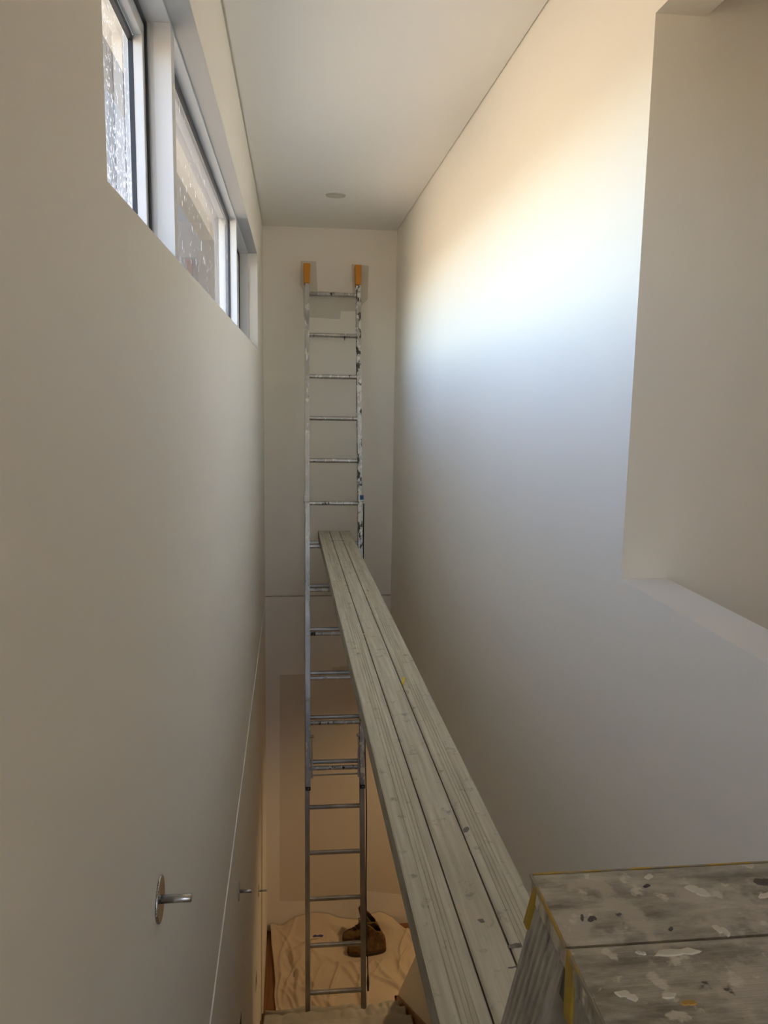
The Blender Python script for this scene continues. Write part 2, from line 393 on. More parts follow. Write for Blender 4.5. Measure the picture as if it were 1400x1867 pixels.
# awning sashes at both ends: white stiles, black gaskets
def sash(y0, y1, near):
    t0 = wpart('sash', [(-0.3455, -0.324, y0, y0 + 0.03, WZ0 + 0.02, WZ1 - 0.008), (-0.3455, -0.324, y1 - 0.03, y1, WZ0 + 0.02, WZ1 - 0.008),
        (-0.3455, -0.324, y0 + 0.03, y1 - 0.03, WZ1 - 0.045, WZ1 - 0.008), (-0.3455, -0.324, y0 + 0.03, y1 - 0.03, WZ0 + 0.02, WZ0 + 0.042)], M_WHITE)
    a0, a1, zl, zh = y0 + 0.022, y1 - 0.031, WZ0 + 0.035, WZ1 - 0.047
    wpart('glazing_gasket', [(-0.355, -0.345, a0, a0 + 0.012, zl, zh), (-0.355, -0.345, a1, a1 + 0.012, zl, zh),
        (-0.355, -0.345, a0, a1, zh - 0.010, zh + 0.002), (-0.355, -0.345, a0, a1, zl - 0.002, zl + 0.010)], M_BLACK, t0, 0)
    wpart('seal', [(-0.324, -0.3185, y0 + 0.004, y1 - 0.002, WZ1 - 0.017, WZ1 - 0.008), (-0.324, -0.3185, y0 + 0.004, y1 - 0.002, WZ0 + 0.02, WZ0 + 0.036),
        (-0.324, -0.3185, y1 - 0.010, y1 - 0.001, WZ0 + 0.02, WZ1 - 0.008)], M_BLACK, t0, 0)
    pane(y0 + 0.02, y1 - 0.02, -0.356, t0, M_GLASS_OBS, zl - 0.01, zh + 0.01)
    bm = B(); box(bm, -0.345, -0.27, y1 - 0.42, y1 - 0.036, WZ0 + 0.018, WZ0 + 0.036); obj('winder_box', bm, M_BLACK, t0, bev=0.003)
    bm = B(); tube(bm, [(-0.352, y1 - 0.06, WZ0 + 0.05), (-0.318, y1 - 0.06, WZ0 + 0.05)], 0.010, 12); obj('stay_pivot', bm, M_ZINC, t0, smooth=False)
    return t0
sash(WY0 + fr_w, MY1, True)
sash(MY2 + 0.05, WY1 - 0.006, False)
bm = B(); box(bm, XFI - 0.001, XL - 0.0006, WY0, WY1 - 0.0005, WZ1 - 0.0012, WZ1 + 0.004); obj('window_head', bm, paint('head_grey', (0.42, 0.43, 0.425), 0.6), win)  # head lining coloured a darker grey than the sill and walls
bm = B(); box(bm, XL - 0.05, XL - 0.0005, WY0, WY1, WZ0 - 0.012, WZ0 + 0.001); obj('window_sill', bm, M_WALL, win)

# ------------------------------------------------------------------ outside
bm = B(); vs = [bm.verts.new(p_) for p_ in ((-120, -120, -4.9), (120, -120, -4.9), (120, 120, -4.9), (-120, 120, -4.9))]; bm.faces.new(vs)
M_GROUND, t, b = mat('dry_yard_ground', (0.46, 0.37, 0.25), 0.9)
t.links.new(mix(t, noise_tex(t, coord(t), 0.8, 4), (0.42, 0.335, 0.215), (0.54, 0.44, 0.30)), b.inputs['Base Color'])
o = struct('ground', bm, M_GROUND)
M_RENDER = paint('grey_render', (0.10, 0.105, 0.105), 0.9)
bm = B(); box(bm, -2.7, XO - 0.02, 8.2, 8.5, -4.9, 5.2); struct('wall_sky_block', bm, M_RENDER)  # added wall, keeps bright sky out of the slanting view through the panes
bm = B(); box(bm, XO - 0.45, 4.6, -3.4, 8.2, ZC + 0.26, ZC + 0.40); struct('roof', bm, M_RENDER)

# ------------------------------------------------------------------ warm lamp of the lower hall
dl = thing('downlight', 'lit warm recessed downlight in the lower hall ceiling beyond the doorway', 'light', (1.75, 5.05, -1.86))
bm = B(); tube(bm, [(0, 0, -0.006), (0, 0, 0.0)], 0.05, 24); obj('trim_ring', bm, M_WHITE, dl)
ld = bpy.data.lights.new('lamp_light', 'SPOT'); ld.energy = 10.5; ld.color = (1.0, 0.68, 0.36); ld.shadow_soft_size = 0.05; ld.spot_size = math.radians(150); ld.spot_blend = 0.6
lo = bpy.data.objects.new('lamp_light', ld); C.objects.link(lo); lo.parent = dl; lo.location = (0, 0, -0.02)

# ------------------------------------------------------------------ ceiling light (off)
cl = thing('ceiling_light', 'small round flush light fitting in the white ceiling near the far wall', 'light', (0.252, 5.0, ZC))
bm = B(); tube(bm, [(0, 0, -0.005), (0, 0, 0.0)], [0.058, 0.060], 32); obj('trim_ring', bm, paint('fitting_grey', (0.52, 0.50, 0.46)), cl)
bm = B(); tube(bm, [(0, 0, -0.0062), (0, 0, -0.0048)], 0.043, 28); obj('lens', bm, paint('lens_grey', (0.58, 0.56, 0.52)), cl)

# ------------------------------------------------------------------ rail brackets and step lights on the left wall
lab = ['steel rail bracket stub on the left wall, nearest of the three and largest in view',
       'steel rail bracket stub on the left wall, middle one of the three',
       'steel rail bracket stub on the left wall, farthest of the three, beside the far corner']
plate = pin = None
for k, (y, z) in enumerate(((1.210, -0.812), (2.930, -1.951), (4.556, -3.036))):
    h = thing('rail_bracket', lab[k], 'handrail bracket', (XL, y, z), 'rail brackets down the left wall')
    if plate is None:
        bm = B(); tube(bm, [(0.0, 0, 0), (0.0028, 0, 0), (0.0036, 0, 0)], [0.036, 0.036, 0.035], 40); a = obj('wall_plate', bm, M_STEEL, h); plate = a.data
        bm = B(); tube(bm, [(0.003, 0, 0), (0.0495, 0, 0), (0.051, 0, 0)], [0.0068, 0.0068, 0.0058], 20); b_ = obj('pin', bm, M_STEEL, h); pin = b_.data
        for me in (plate, pin):
            for pl in me.polygons: pl.use_smooth = len(pl.vertices) == 4 and abs(pl.normal.x) < 0.5
    else:
        for nm, me in (('wall_plate', plate), ('pin', pin)):
            q = bpy.data.objects.new(nm, me); C.objects.link(q); q.parent = h
for k, (y, z) in enumerate(((2.925, -2.535), (4.176, -3.334))):
    h = thing('step_light', ['dark slim step light low on the left wall, nearer of the two',
                             'dark slim step light low on the left wall, farther of the two'][k], 'step light', (XL, y, z), 'step lights down the left wall')
    bm = B(); box(bm, 0.0, 0.0022, -0.04, 0.04, -0.045, 0.045); obj('bezel', bm, M_WALL, h, bev=0.0008, seg=1)
    bm = B(); box(bm, 0.0021, 0.0026, -0.032, 0.032, -0.038, 0.038); obj('aperture', bm, M_DARK, h)

# ------------------------------------------------------------------ extension ladder
TA = math.radians(14.0); P = 0.298
TOP = Vector((0.2790, 5.880, 0.664))            # centre of rung 0
DN = Vector((-0.0004, -math.sin(TA), -math.cos(TA)))   # down the ladder
NB = Vector((0, math.cos(TA), -math.sin(TA)))   # towards the wall (behind)
LX = Vector((1, 0, 0))
def LP(x, k, back=0.0): return TOP + LX * x + DN * (P * k) + NB * back
lad = thing('extension_ladder', 'paint-spattered aluminium extension ladder with orange end grips leaning on the far wall', 'ladder', (0.27, 4.75, ZG + RISE))
K_FLY_END, K_BASE_TOP, K_FOOT = 11.40, 4.90, 16.54
def rail(name, x, k0, k1, back, wid, dep, m, inward):
    # channel section: web outside, two flanges turned to the rungs
    t_ = 0.0035; s = inward
    prof = [(-s * wid / 2, -dep / 2), (s * wid / 2, -dep / 2), (s * wid / 2, -dep / 2 + t_), (-s * wid / 2 + s * t_, -dep / 2 + t_),
            (-s * wid / 2 + s * t_, dep / 2 - t_), (s * wid / 2, dep / 2 - t_), (s * wid / 2, dep / 2), (-s * wid / 2, dep / 2)]
    bm = B(); prism(bm, [LP(x + u, k0, back + w_) for u, w_ in prof], [LP(x + u, k1, back + w_) for u, w_ in prof])
    return obj(name, local(bm, lad), m, lad, bev=0.0012, seg=1)
FX = 0.1815                                     # rail centres from the middle
BK = 0.066                                      # base section sits behind the fly
rail('fly_rail', -FX, -0.30, K_FLY_END, 0, 0.032, 0.060, M_ALU, 1)
o = rail('fly_rail', FX, -0.30, K_FLY_END, 0, 0.032, 0.060, M_ALU_DIRTY, -1); o['label'] = 'right fly rail with heavy dark and white paint spatter'
rail('base_rail', -FX - 0.004, K_BASE_TOP, K_FOOT, BK, 0.032, 0.058, M_ALU_CLEAN, 1)
rail('base_rail', FX + 0.004, K_BASE_TOP, K_FOOT, BK, 0.032, 0.058, M_ALU_CLEAN, -1)
rung_me = None
def rung(k, back, m):
    global rung_me
    if rung_me is None:
        bm = B(); prof = []
        for q in range(16):                      # flat-topped D section with fine tread ribs
            a = 2 * math.pi * q / 16; rr = 0.0165 * (1 + 0.05 * (q % 2)); prof.append((math.cos(a) * rr, max(min(math.sin(a) * rr, 0.0135), -0.0145)))
        prism(bm, [(-FX + 0.004, u, v_) for u, v_ in prof], [(FX - 0.004, u, v_) for u, v_ in prof])
        o = obj('rung', bm, m, lad); rung_me = o.data
    else:
        o = bpy.data.objects.new('rung', rung_me); C.objects.link(o); o.parent = lad
        if m is not M_ALU_RUNG:
            o.material_slots[0].link = 'OBJECT'; o.material_slots[0].material = m
    o.location = LP(0, k, back) - lad.location
    o.rotation_euler = (-TA, math.radians(0.25), 0)
for k in range(0, 12): rung(k, 0.0, M_ALU_RUNG)
for k in range(6, 17): rung(k - 0.09, BK, M_ALU_CLEAN)
# orange end grips
for s in (-1, 1):
    bm = B(); pr = []
    for k, wv, dv in ((-0.22, 0.019, 0.036), (-0.27, 0.0205, 0.037), (-0.45, 0.022, 0.040), (-0.66, 0.0245, 0.042), (-0.70, 0.0235, 0.041)):
        pr.append([bm.verts.new(LP(s * FX + u * wv, k, v_ * dv - 0.002)) for u, v_ in ((-1, -1), (1, -1), (1, 1), (-1, 1))])
    for a, b_ in zip(pr, pr[1:]):
        for q in range(4): bm.faces.new((a[q], a[(q + 1) % 4], b_[(q + 1) % 4], b_[q]))
    bm.faces.new(pr[0]); bm.faces.new(pr[-1])
    obj('end_grip', local(bm, lad), M_ORANGE, lad, bev=0.005)
# guide brackets at the top of the base section, black end caps under the fly
for s in (-1, 1):
    bm = B(); F3 = Matrix((LX, -DN, NB)).transposed()
    def lbox(x0, x1, k, h, b0, b1):
        c0 = LP(0, k)
        mt = Matrix.Translation(c0) @ Matrix(((1, DN.x * -1, NB.x), (0, -DN.y, NB.y), (0, -DN.z, NB.z))).to_4x4()
        box(bm, x0, x1, -h / 2, h / 2, b0, b1, mt)
    xo = s * (FX + 0.019)
    lbox(min(xo, xo + s * 0.004), max(xo, xo + s * 0.004), K_BASE_TOP, 0.045, -0.038, BK + 0.03)
    lbox(min(s * (FX - 0.016), xo + s * 0.004), max(s * (FX - 0.016), xo + s * 0.004), K_BASE_TOP, 0.045, -0.0385, -0.034)
    obj('guide_bracket', local(bm, lad), M_ZINC, lad, bev=0.001, seg=1)
    if s > 0:
        bm = B(); lbox(FX - 0.002, FX + 0.0235, K_BASE_TOP - 0.02, 0.032, -0.0405, -0.0386); obj('blue_mark', local(bm, lad), M_BLUE, lad, bev=0.002)
    bm = B(); lbox(s * FX - 0.0175, s * FX + 0.0175, K_FLY_END + 0.02, 0.026, -0.032, 0.031); cap = obj('end_cap', local(bm, lad), M_BLACK, lad, bev=0.002)
    bm = B(); tube(bm, [LP(s * FX + 0.003, K_FLY_END + 0.02, -0.034), LP(s * FX + 0.003, K_FLY_END + 0.02, -0.0315)], 0.004, 10); obj('screw', local(bm, lad), M_ZINC, cap)
    # rung lock: upright arm, hook head and foot beside the fly rail
    xl_ = s * (FX - 0.026)
    bm = B(); lbox(xl_ - 0.005, xl_ + 0.005, 10.86, 0.17, -0.034, -0.024); lbox(xl_ - 0.003, xl_ + 0.003, 10.47, 0.11, -0.032, -0.026)
    lk = obj('rung_lock', local(bm, lad), M_ZINC, lad, bev=0.0015, seg=1)
    bm = B(); tube(bm, [LP(xl_ - 0.012, 10.28, -0.029), LP(xl_ + 0.012, 10.28, -0.029)], 0.010, 12); obj('lock_roller', local(bm, lad), M_ZINC, lk)
    bm = B(); lbox(xl_ - 0.007, xl_ + 0.007, 11.15, 0.03, -0.036, -0.020); obj('lock_foot', local(bm, lad), M_ZINC, lk, bev=0.002)
    bm = B(); lbox(s * (FX + 0.004) - 0.019, s * (FX + 0.004) + 0.019, K_FOOT - 0.02, 0.06, BK - 0.034, BK + 0.034); obj('rubber_foot', local(bm, lad), M_BLACK, lad, bev=0.004)
bm = B(); tube(bm, [LP(-FX + 0.026, 11.13, -0.028), LP(FX - 0.026, 11.13, -0.028)], 0.0055, 10); obj('lock_bar', local(bm, lad), M_ZINC, lad, smooth=False)
# hoist rope hanging down the outside of the right rail
bm = B(); pts = [LP(FX + 0.027 + 0.004 * math.sin(k * 1.7), k, 0.03 + 0.004 * math.cos(k * 2.1)) for k in [K_BASE_TOP + 0.1 + q * 0.33 for q in range(34)]]
tube(bm, pts, 0.0042, 8); rope = obj('rope', local(bm, lad), mat('dark_rope', (0.05, 0.05, 0.05), 0.85)[0], lad, smooth=True)
bm = B(); tube(bm, [pts[-1] - DN * 0.10 , pts[-1] - DN * 0.05, pts[-1]], [0.006, 0.009, 0.006], 10); obj('knot', local(bm, lad), mat('dark_knot', (0.05, 0.05, 0.05), 0.85)[0], rope, smooth=True)
# drip of paint under rung 1
bm = B(); q = LP(0.082, 1, -0.012); tube(bm, [q + Vector((0, 0, -0.008)), q + Vector((0, 0, -0.024)), q + Vector((0.001, 0, -0.036))], [0.006, 0.004, 0.0015], 8)
obj('paint_drip', local(bm, lad), M_DRYDARK, lad, smooth=True)

# patches of the far wall not yet painted
def wx(x): return x
patch('unpainted_patch', [(0.055, 0.905), (0.165, 0.905), (0.175, 0.700), (0.430, 0.690), (0.420, 0.895), (0.545, 0.888), (0.540, 0.650),
                          (0.500, 0.610), (0.470, 0.565), (0.345, 0.560), (0.340, 0.505), (0.075, 0.512), (0.070, 0.700), (0.050, 0.740)], M_PATCH, wall_b)
patch('unpainted_patch', [(-0.105, -2.19), (-0.112, -4.10), (0.30, -4.12), (0.60, -4.05), (0.95, -4.11), (1.9, -4.1), (1.9, -2.10), (0.74, -2.10), (0.30, -2.14), (0.30, -2.19)], M_PATCH_LOW, wall_b)

# ------------------------------------------------------------------ plank
PT = 0.054
pn = Vector((0.215, 0.62, -0.902)); pf = Vector((0.174, 5.600, -0.990))   # left top edge, near and far
pl = thing('scaffold_plank', 'long grey weathered timber plank bridging step ladder and extension ladder', 'plank', pn)
ax = (pf - pn).normalized(); sd = Vector((1, -ax.x / ax.y, 0)).normalized(); up = sd.cross(ax)
L = (pf - pn).length; W = 0.223
mp = Matrix((sd, ax, up)).transposed().to_4x4()
pl.matrix_world = Matrix.Translation(pn) @ mp
edges = [0.0, 0.0785, 0.147, W]
notch = {0: [0.030, 0.040, 0.048, 0.056], 1: [], 2: [0.018, 0.026, 0.034, 0.042]}
for k in range(3):
    x0, x1 = edges[k] + (0.0016 if k else 0), edges[k + 1] - (0.0016 if k < 2 else 0)
    top = [(x0, 0), ]
    prof = [(x0, -PT), (x0, -0.003), (x0 + 0.003, 0)]
    for q in notch[k]:
        c = x0 + q; prof += [(c - 0.0014, 0), (c - 0.0004, -0.0018), (c + 0.0004, -0.0018), (c + 0.0014, 0)]
    prof += [(x1 - 0.003, 0), (x1, -0.003), (x1, -PT)]
    bm = B(); prism(bm, [(u, 0, v_) for u, v_ in prof], [(u, L - (0.004 if k == 2 else 0), v_) for u, v_ in prof])
    bm.normal_update()
    for f in bm.faces:
        if abs(f.normal.z) < 0.4: f.material_index = 1
    obj('board', bm, [M_PLANK, M_EDGE], pl)
bm = B(); box(bm, 0.004, W - 0.004, 0.01, L - 0.03, -PT + 0.006, -0.010); obj('glue_line', bm, mat('dark_joint', (0.20, 0.165, 0.115), 0.9)[0], pl)
bm = B(); box(bm, 0.072, 0.155, L - 0.42, L - 0.416, -0.001, 0.0006); obj('saw_cut', bm, M_DARK, pl)
def blob(bm, x, y, rx, ry, h, n=11):
    ph = random.random() * 6; c = bm.verts.new((x, y, h)); ring = []; ring2 = []
    for q in range(n):
        a = 2 * math.pi * q / n; s = 0.7 + 0.3 * math.sin(2 * a + ph) + random.uniform(-0.18, 0.18)
        ring.append(bm.verts.new((x + math.cos(a) * rx * s, y + math.sin(a) * ry * s, -0.0003)))
        ring2.append(bm.verts.new((x + math.cos(a) * rx * s * 0.8, y + math.sin(a) * ry * s * 0.8, h * 0.9)))
    for q in range(n):
        bm.faces.new((ring[q], ring[(q + 1) % n], ring2[(q + 1) % n], ring2[q])); bm.faces.new((ring2[q], ring2[(q + 1) % n], c))
bm = B()
for fx, y, r in ((0.36, 3.02, .008), (0.40, 2.83, .010), (0.47, 2.78, .007), (0.28, 3.30, .005), (0.20, 4.2, .007), (0.22, 4.05, .007), (0.17, 3.75, .006),
                 (0.55, 3.95, .008), (0.62, 3.66, .011), (0.40, 3.66, .007), (0.62, 1.77, .006), (0.48, 1.98, .004), (0.88, 1.62, .008), (0.50, 1.05, .003), (0.25, 1.75, .004), (0.44, 0.95, .003)):
    blob(bm, fx * W, y - 0.62, r, r * 1.1, 0.0012)
o = obj('paint_spots', bm, M_DRY, pl); o['kind'] = 'stuff'
bm = B()
for fx, y, rx, ry in ((0.70, 0.83, .014, .012), (0.52, 0.90, .012, .006), (0.62, 0.78, .01, .004), (0.70, 1.20, .012, .014)):
    blob(bm, fx * W, y - 0.62 + 0.35, rx, ry, 0.0004)
o = obj('dirt_marks', bm, mat('grey_dirt', (0.22, 0.20, 0.17), 0.9)[0], pl); o['kind'] = 'stuff'
# yellow wall plug lying on the plank
def on_plank(u, y, h=0.0): return pl.matrix_world @ Vector((u, y - 0.62, h))
wp = on_plank(0.152, 2.46, 0.0042)
bm = B(); tube(bm, [(-0.005, -0.024, 0.0), (0.0, 0.0, 0.0), (0.005, 0.022, 0.0), (0.0062, 0.026, 0)], [0.003, 0.0042, 0.0042, 0.0055], 10)
plug = obj('wall_plug', bm, mat('yellow_plug', (0.75, 0.62, 0.05), 0.5)[0], None, smooth=True); plug.location = wp
tag(plug, 'tiny yellow plastic wall plug lying across the right groove of the plank', 'wall plug')

# ------------------------------------------------------------------ step ladder (double-sided)
ZT = -0.43; YH = 0.553
SX0, SX1 = 0.212, 0.585
sl3 = thing('step_ladder', 'low double-sided step ladder with paint-crusted grey top in the right foreground', 'step ladder', (0.40, YH, ZF))
FL, SP = math.radians(5.2), math.radians(15)
for side in (1, -1):                     # 1 = far half, -1 = near half
    ya, yb = (YH + 0.0015, YH + 0.096) if side > 0 else (YH - 0.096, YH - 0.0015)
    # ribbed top step: profile along Y, ribs run across
    prof = []; n = 15
    prof.append((ya, ZT - 0.022)); prof.append((ya, ZT - 0.0015))
    for q in range(n):
        y0 = ya + 0.003 + (yb - ya - 0.006) * q / n; y1 = ya + 0.003 + (yb - ya - 0.006) * (q + 1) / n
        prof += [(y0 + 0.0006, ZT), (y1 - 0.0010, ZT), (y1 - 0.0006, ZT - 0.00018), (y1 - 0.0001, ZT - 0.00018)]
    prof += [(yb, ZT - 0.0015), (yb, ZT - 0.022)]
    bm = B(); prism(bm, [(SX0 + 0.002, y, z) for y, z in prof], [(SX1 - 0.002, y, z) for y, z in prof])
    top = obj('top_step', local(bm, sl3), M_STEP, sl3)
    bm = B()
    for tb in ([(SX0, SX0 + 0.0022, ya + 0.001, yb - 0.001), (SX1 - 0.0022, SX1, ya + 0.001, yb - 0.001)] + ([(SX0, SX1, yb - 0.0004, yb + 0.0012)] if side > 0 else [])):
        bm = B(); box(bm, *tb, ZT - 0.0045, ZT + 0.0003); obj('edge_trim', local(bm, sl3), M_TRIM, top, bev=0.0008, seg=1)
    for e in (-1, 1):                    # stiles
        xs = SX0 + 0.003 if e < 0 else SX1 - 0.003
        dr = Vector((e * math.tan(FL), side * math.tan(SP), -1.0))
        def sp(u, w_, dz): return Vector((xs - e * w_, (YH + side * (0.050 + u)), ZT - 0.020)) + dr * dz
        HH = 1.135
        # outer face carries seven raised ribs
        pr = [(-0.040, 0.030), (-0.040, 0.002)]
        for q in range(7):
            c0 = -0.036 + q * 0.0108; pr += [(c0, 0.002), (c0 + 0.0018, 0.0), (c0 + 0.0060, 0.0), (c0 + 0.0078, 0.002)]
        pr += [(0.040, 0.002), (0.040, 0.030), (0.0375, 0.030), (0.0375, 0.005), (-0.0375, 0.005), (-0.0375, 0.030)]
        bm = B(); prism(bm, [sp(u, w_, 0.0) for u, w_ in pr], [sp(u, w_, HH - 0.012) for u, w_ in pr])
        stl = obj('stile', local(bm, sl3), M_STILE, sl3)
        bm = B(); prism(bm, [sp(u, w_, HH - 0.045) for u, w_ in ((-0.043, -0.002), (0.043, -0.002), (0.043, 0.032), (-0.043, 0.032))],
                        [sp(u, w_, HH) for u, w_ in ((-0.043, -0.002), (0.043, -0.002), (0.043, 0.032), (-0.043, 0.032))])
        obj('rubber_foot', local(bm, sl3), M_BLACK, stl)
        # yellow corner guard on the outer edge of each stile
        u0, u1 = (0.033, 0.0445) if side > 0 else (-0.050, -0.033)
        bm = B(); prism(bm, [sp(u, w_, -0.012) for u, w_ in ((u0, -0.0025), (u1, -0.0025), (u1, 0.016), (u0, 0.016))],
                        [sp(u, w_, 0.033) for u, w_ in ((u0, -0.0025), (u1, -0.0025), (u1, 0.016), (u0, 0.016))])
        obj('corner_guard', local(bm, sl3), M_YELLOW, stl, bev=0.0015)
    for k in (1, 2, 3):                  # lower treads
        dz = 0.2665 * k - 0.02; zt = ZT - 0.2665 * k; yo = side * math.tan(SP) * dz; xo = math.tan(FL) * dz
        bm = B(); y0 = YH + side * 0.050 + yo
        box(bm, SX0 + 0.008 - xo, SX1 - 0.008 + xo, y0 - 0.042, y0 + 0.042, zt - 0.028, zt)
        for q in range(6): box(bm, SX0 + 0.009 - xo, SX1 - 0.009 + xo, y0 - 0.038 + q * 0.0135, y0 - 0.031 + q * 0.0135, zt, zt + 0.0015)
        obj('tread', local(bm, sl3), M_STEP, sl3)
bm = B(); tube(bm, [(SX0 + 0.004, YH, ZT - 0.012), (SX1 - 0.004, YH, ZT - 0.012)], 0.0045, 10); obj('hinge_pin', local(bm, sl3), M_ZINC, sl3)
M_HINGE = mat('dirty_hinge', (0.10, 0.09, 0.075), 0.7, 0.3)[0]
for e in (SX0 + 0.010, SX1 - 0.010):
    bm = B(); box(bm, e - 0.005, e + 0.005, YH - 0.030, YH + 0.030, ZT - 0.060, ZT - 0.019)
    obj('hinge_plate', local(bm, sl3), M_HINGE, sl3, bev=0.002)
def top_blobs(lst, m, name):
    bm = B()
    for x, y, rx, ry in lst: blob(bm, x, y, rx, ry, 0.0011, 15)
    for q in bm.verts: q.co.z += ZT
    o = obj(name, local(bm, sl3), m, sl3); o['kind'] = 'stuff'
top_blobs([(0.299, 0.538, .020, .008), (0.318, 0.635, .006, .005), (0.352, 0.612, .012, .010), (0.268, 0.540, .006, .003), (0.262, 0.640, .005, .004),
           (0.240, 0.498, .010, .007), (0.345, 0.560, .006, .010), (0.410, 0.60, .012, .006), (0.420, 0.53, .02, .008), (0.27, 0.495, .011, .003)], M_DRY, 'paint_splashes')
top_blobs([(0.245, 0.583, .0052, .0055), (0.2375, 0.585, .0028, .005), (0.305, 0.565, .003, .003), (0.31, 0.622, .004, .003)], M_DRYDARK, 'dark_paint_splashes')
top_blobs([(0.281, 0.487, .007, .005)], mat('ochre_paint', (0.40, 0.25, 0.05), 0.6)[0], 'ochre_paint_splash')

# ------------------------------------------------------------------ dust sheets
def fold(x, y, x0, y0, ang, width, height, length):
    c, s = math.cos(ang), math.sin(ang); u = (x - x0) * c + (y - y0) * s; v_ = -(x - x0) * s + (y - y0) * c
    v_ += 0.03 * math.sin(u * 9 + x0 * 20)
    return height * math.exp(-(v_ / width) ** 2) * max(0.0, 1 - abs(u / length)) ** 0.6
rnd = random.Random(11)
folds = []
for k in range(26):
    folds.append((rnd.uniform(-0.1, 0.95), rnd.uniform(5.05, 5.75), rnd.uniform(1.1, 2.3), rnd.uniform(0.007, 0.016), rnd.uniform(0.014, 0.034), rnd.uniform(0.15, 0.45)))
folds += [(0.80, 5.25, 2.1, 0.014, 0.035, 0.45), (0.72, 5.25, 2.25, 0.012, 0.03, 0.4), (0.86, 5.35, 1.9, 0.016, 0.03, 0.4), (0.02, 5.4, 1.75, 0.016, 0.035, 0.5), (0.30, 5.35, 1.5, 0.014, 0.03, 0.4),
          (0.36, 5.78, 0.3, 0.05, 0.05, 0.35), (0.25, 5.75, 0.1, 0.03, 0.03, 0.35)]
bm = B(); NX, NY = 150, 130; grid = []
bx0, bx1, by0, by1 = -0.185, 1.25, 4.965, 5.993
for j in range(NY + 1):
    row = []
    for i in range(NX + 1):
        u, v_ = i / NX, j / NY
        y = by0 + (by1 - by0) * v_
        x = bx0 + (bx1 - bx0) * u
        if u < 0.12: x += (1 - u / 0.12) * (0.022 + 0.05 * math.sin(v_ * 3.0 + 0.2) * (1 - v_) + 0.018 * noise.noise(Vector((0, y * 5, 3))) - 0.028 * v_ ** 3)
        h = 0.010 + 0.018 * (noise.noise(Vector((x * 2.3, y * 2.3, 1))) + 0.5) + 0.008 * noise.noise(Vector((x * 7, y * 7, 5)))
        for f in folds: h += fold(x, y, *f)
        # bunched up against the far wall
        e = max(0.0, (v_ - 0.80) / 0.20)
        lift = 0.045 + 0.075 * math.exp(-((x - 0.16) / 0.20) ** 2) + 0.06 * math.exp(-((x - 0.68) / 0.10) ** 2) - 0.03 * math.exp(-((x + 0.1) / 0.06) ** 2) + 0.012 * noise.noise(Vector((x * 12, 0, 2)))
        if x > 0.80: lift *= max(0.0, 1 - (x - 0.80) / 0.10)
        h += lift * e * e * (3 - 2 * e)
        if x > 0.80: y = min(y, by1 - 0.10 * min(1, (x - 0.80) / 0.12))
        if x > XR - 0.03: y = max(y, 5.175 + 0.02 * v_)
        for bx_, by_ in ((0.570, 5.665), (0.540, 5.800)):      # pressed flat under the boots
            q = max(abs(x - bx_) / 0.20, abs(y - by_) / 0.085)
            if q < 1.35: k_ = min(1.0, max(0.0, (q - 1.0) / 0.35)); h = 0.012 + (h - 0.012) * k_
        row.append(bm.verts.new((x, y, ZG + max(0.004, h))))
    grid.append(row)
for j in range(NY):
    for i in range(NX): bm.faces.new((grid[j][i], grid[j][i + 1], grid[j + 1][i + 1], grid[j + 1][i]))
ds = obj('dust_sheet', bm, M_CLOTH, None, smooth=True)
md = ds.modifiers.new('thick', 'SOLIDIFY'); md.thickness = 0.0022; md.offset = 1
tag(ds, 'crumpled beige canvas dust sheet spread on the lower floor under the boots', 'dust sheet')

# second sheet draped over the bottom steps
prof = [(NOSE1 + 0.006, ZG + 0.035), (NOSE1 + 0.010, ZG + RISE - 0.03), (NOSE1 - 0.004, ZG + RISE + 0.007)]
N2 = NOSE1 - GO
prof += [(N2 + 0.010, ZG + RISE + 0.008), (N2 + 0.006, ZG + RISE + 0.05), (N2 + 0.010, ZG + 2 * RISE - 0.02), (N2 + 0.004, ZG + 2 * RISE + 0.008), (N2 - 0.02, ZG + 2 * RISE + 0.014)]
N3 = N2 - GO
prof += [(N3 + 0.012, ZG + 2 * RISE + 0.010), (N3 + 0.008, ZG + 3 * RISE - 0.02), (N3 - 0.002, ZG + 3 * RISE + 0.008), (N3 - GO + 0.012, ZG + 3 * RISE + 0.01)]
fine = []
for (y0, z0), (y1, z1) in zip(prof, prof[1:]):
    n = max(2, int(math.hypot(y1 - y0, z1 - z0) / 0.012))
    fine += [(y0 + (y1 - y0) * q / n, z0 + (z1 - z0) * q / n) for q in range(n)]
fine.append(prof[-1])
bm = B(); grid = []; NX = 110
for j, (y, z) in enumerate(fine):
    row = []
    for i in range(NX + 1):
        u = i / NX; x = XL + 0.022 + (0.915 - 0.0) * u
        x += 0.02 * noise.noise(Vector((j * 0.06, 2, 7))) * (1 - u)
        kf = 0.12 if abs(z - ZG - RISE) < 0.03 and abs(y - NOSE1) > 0.03 else 1.0
        nz = kf * 0.016 * (noise.noise(Vector((x * 5, y * 5 + z * 4, 3))) + 0.4) + kf * 0.022 * abs(noise.noise(Vector((x * 12, y * 7 + z * 5, 9))))
        near = math.exp(-((y - N2) / 0.10) ** 2 - ((z - ZG - 2 * RISE) / 0.07) ** 2)
        bun = (0.060 * math.exp(-((x - 0.60) / 0.075) ** 2) + 0.02 * math.exp(-((x - 0.50) / 0.03) ** 2)) * (0.8 + 0.6 * noise.noise(Vector((x * 26, y * 20, 4))))
        up_ = max(0.0, nz) + bun * near
        fwd = max(0.0, nz) * 0.5
        row.append(bm.verts.new((min(x, XR - 0.02), y + fwd * (1 if z > ZG + RISE + 0.02 and abs(y - N2) < 0.02 else 0.3), z + up_)))
    grid.append(row)
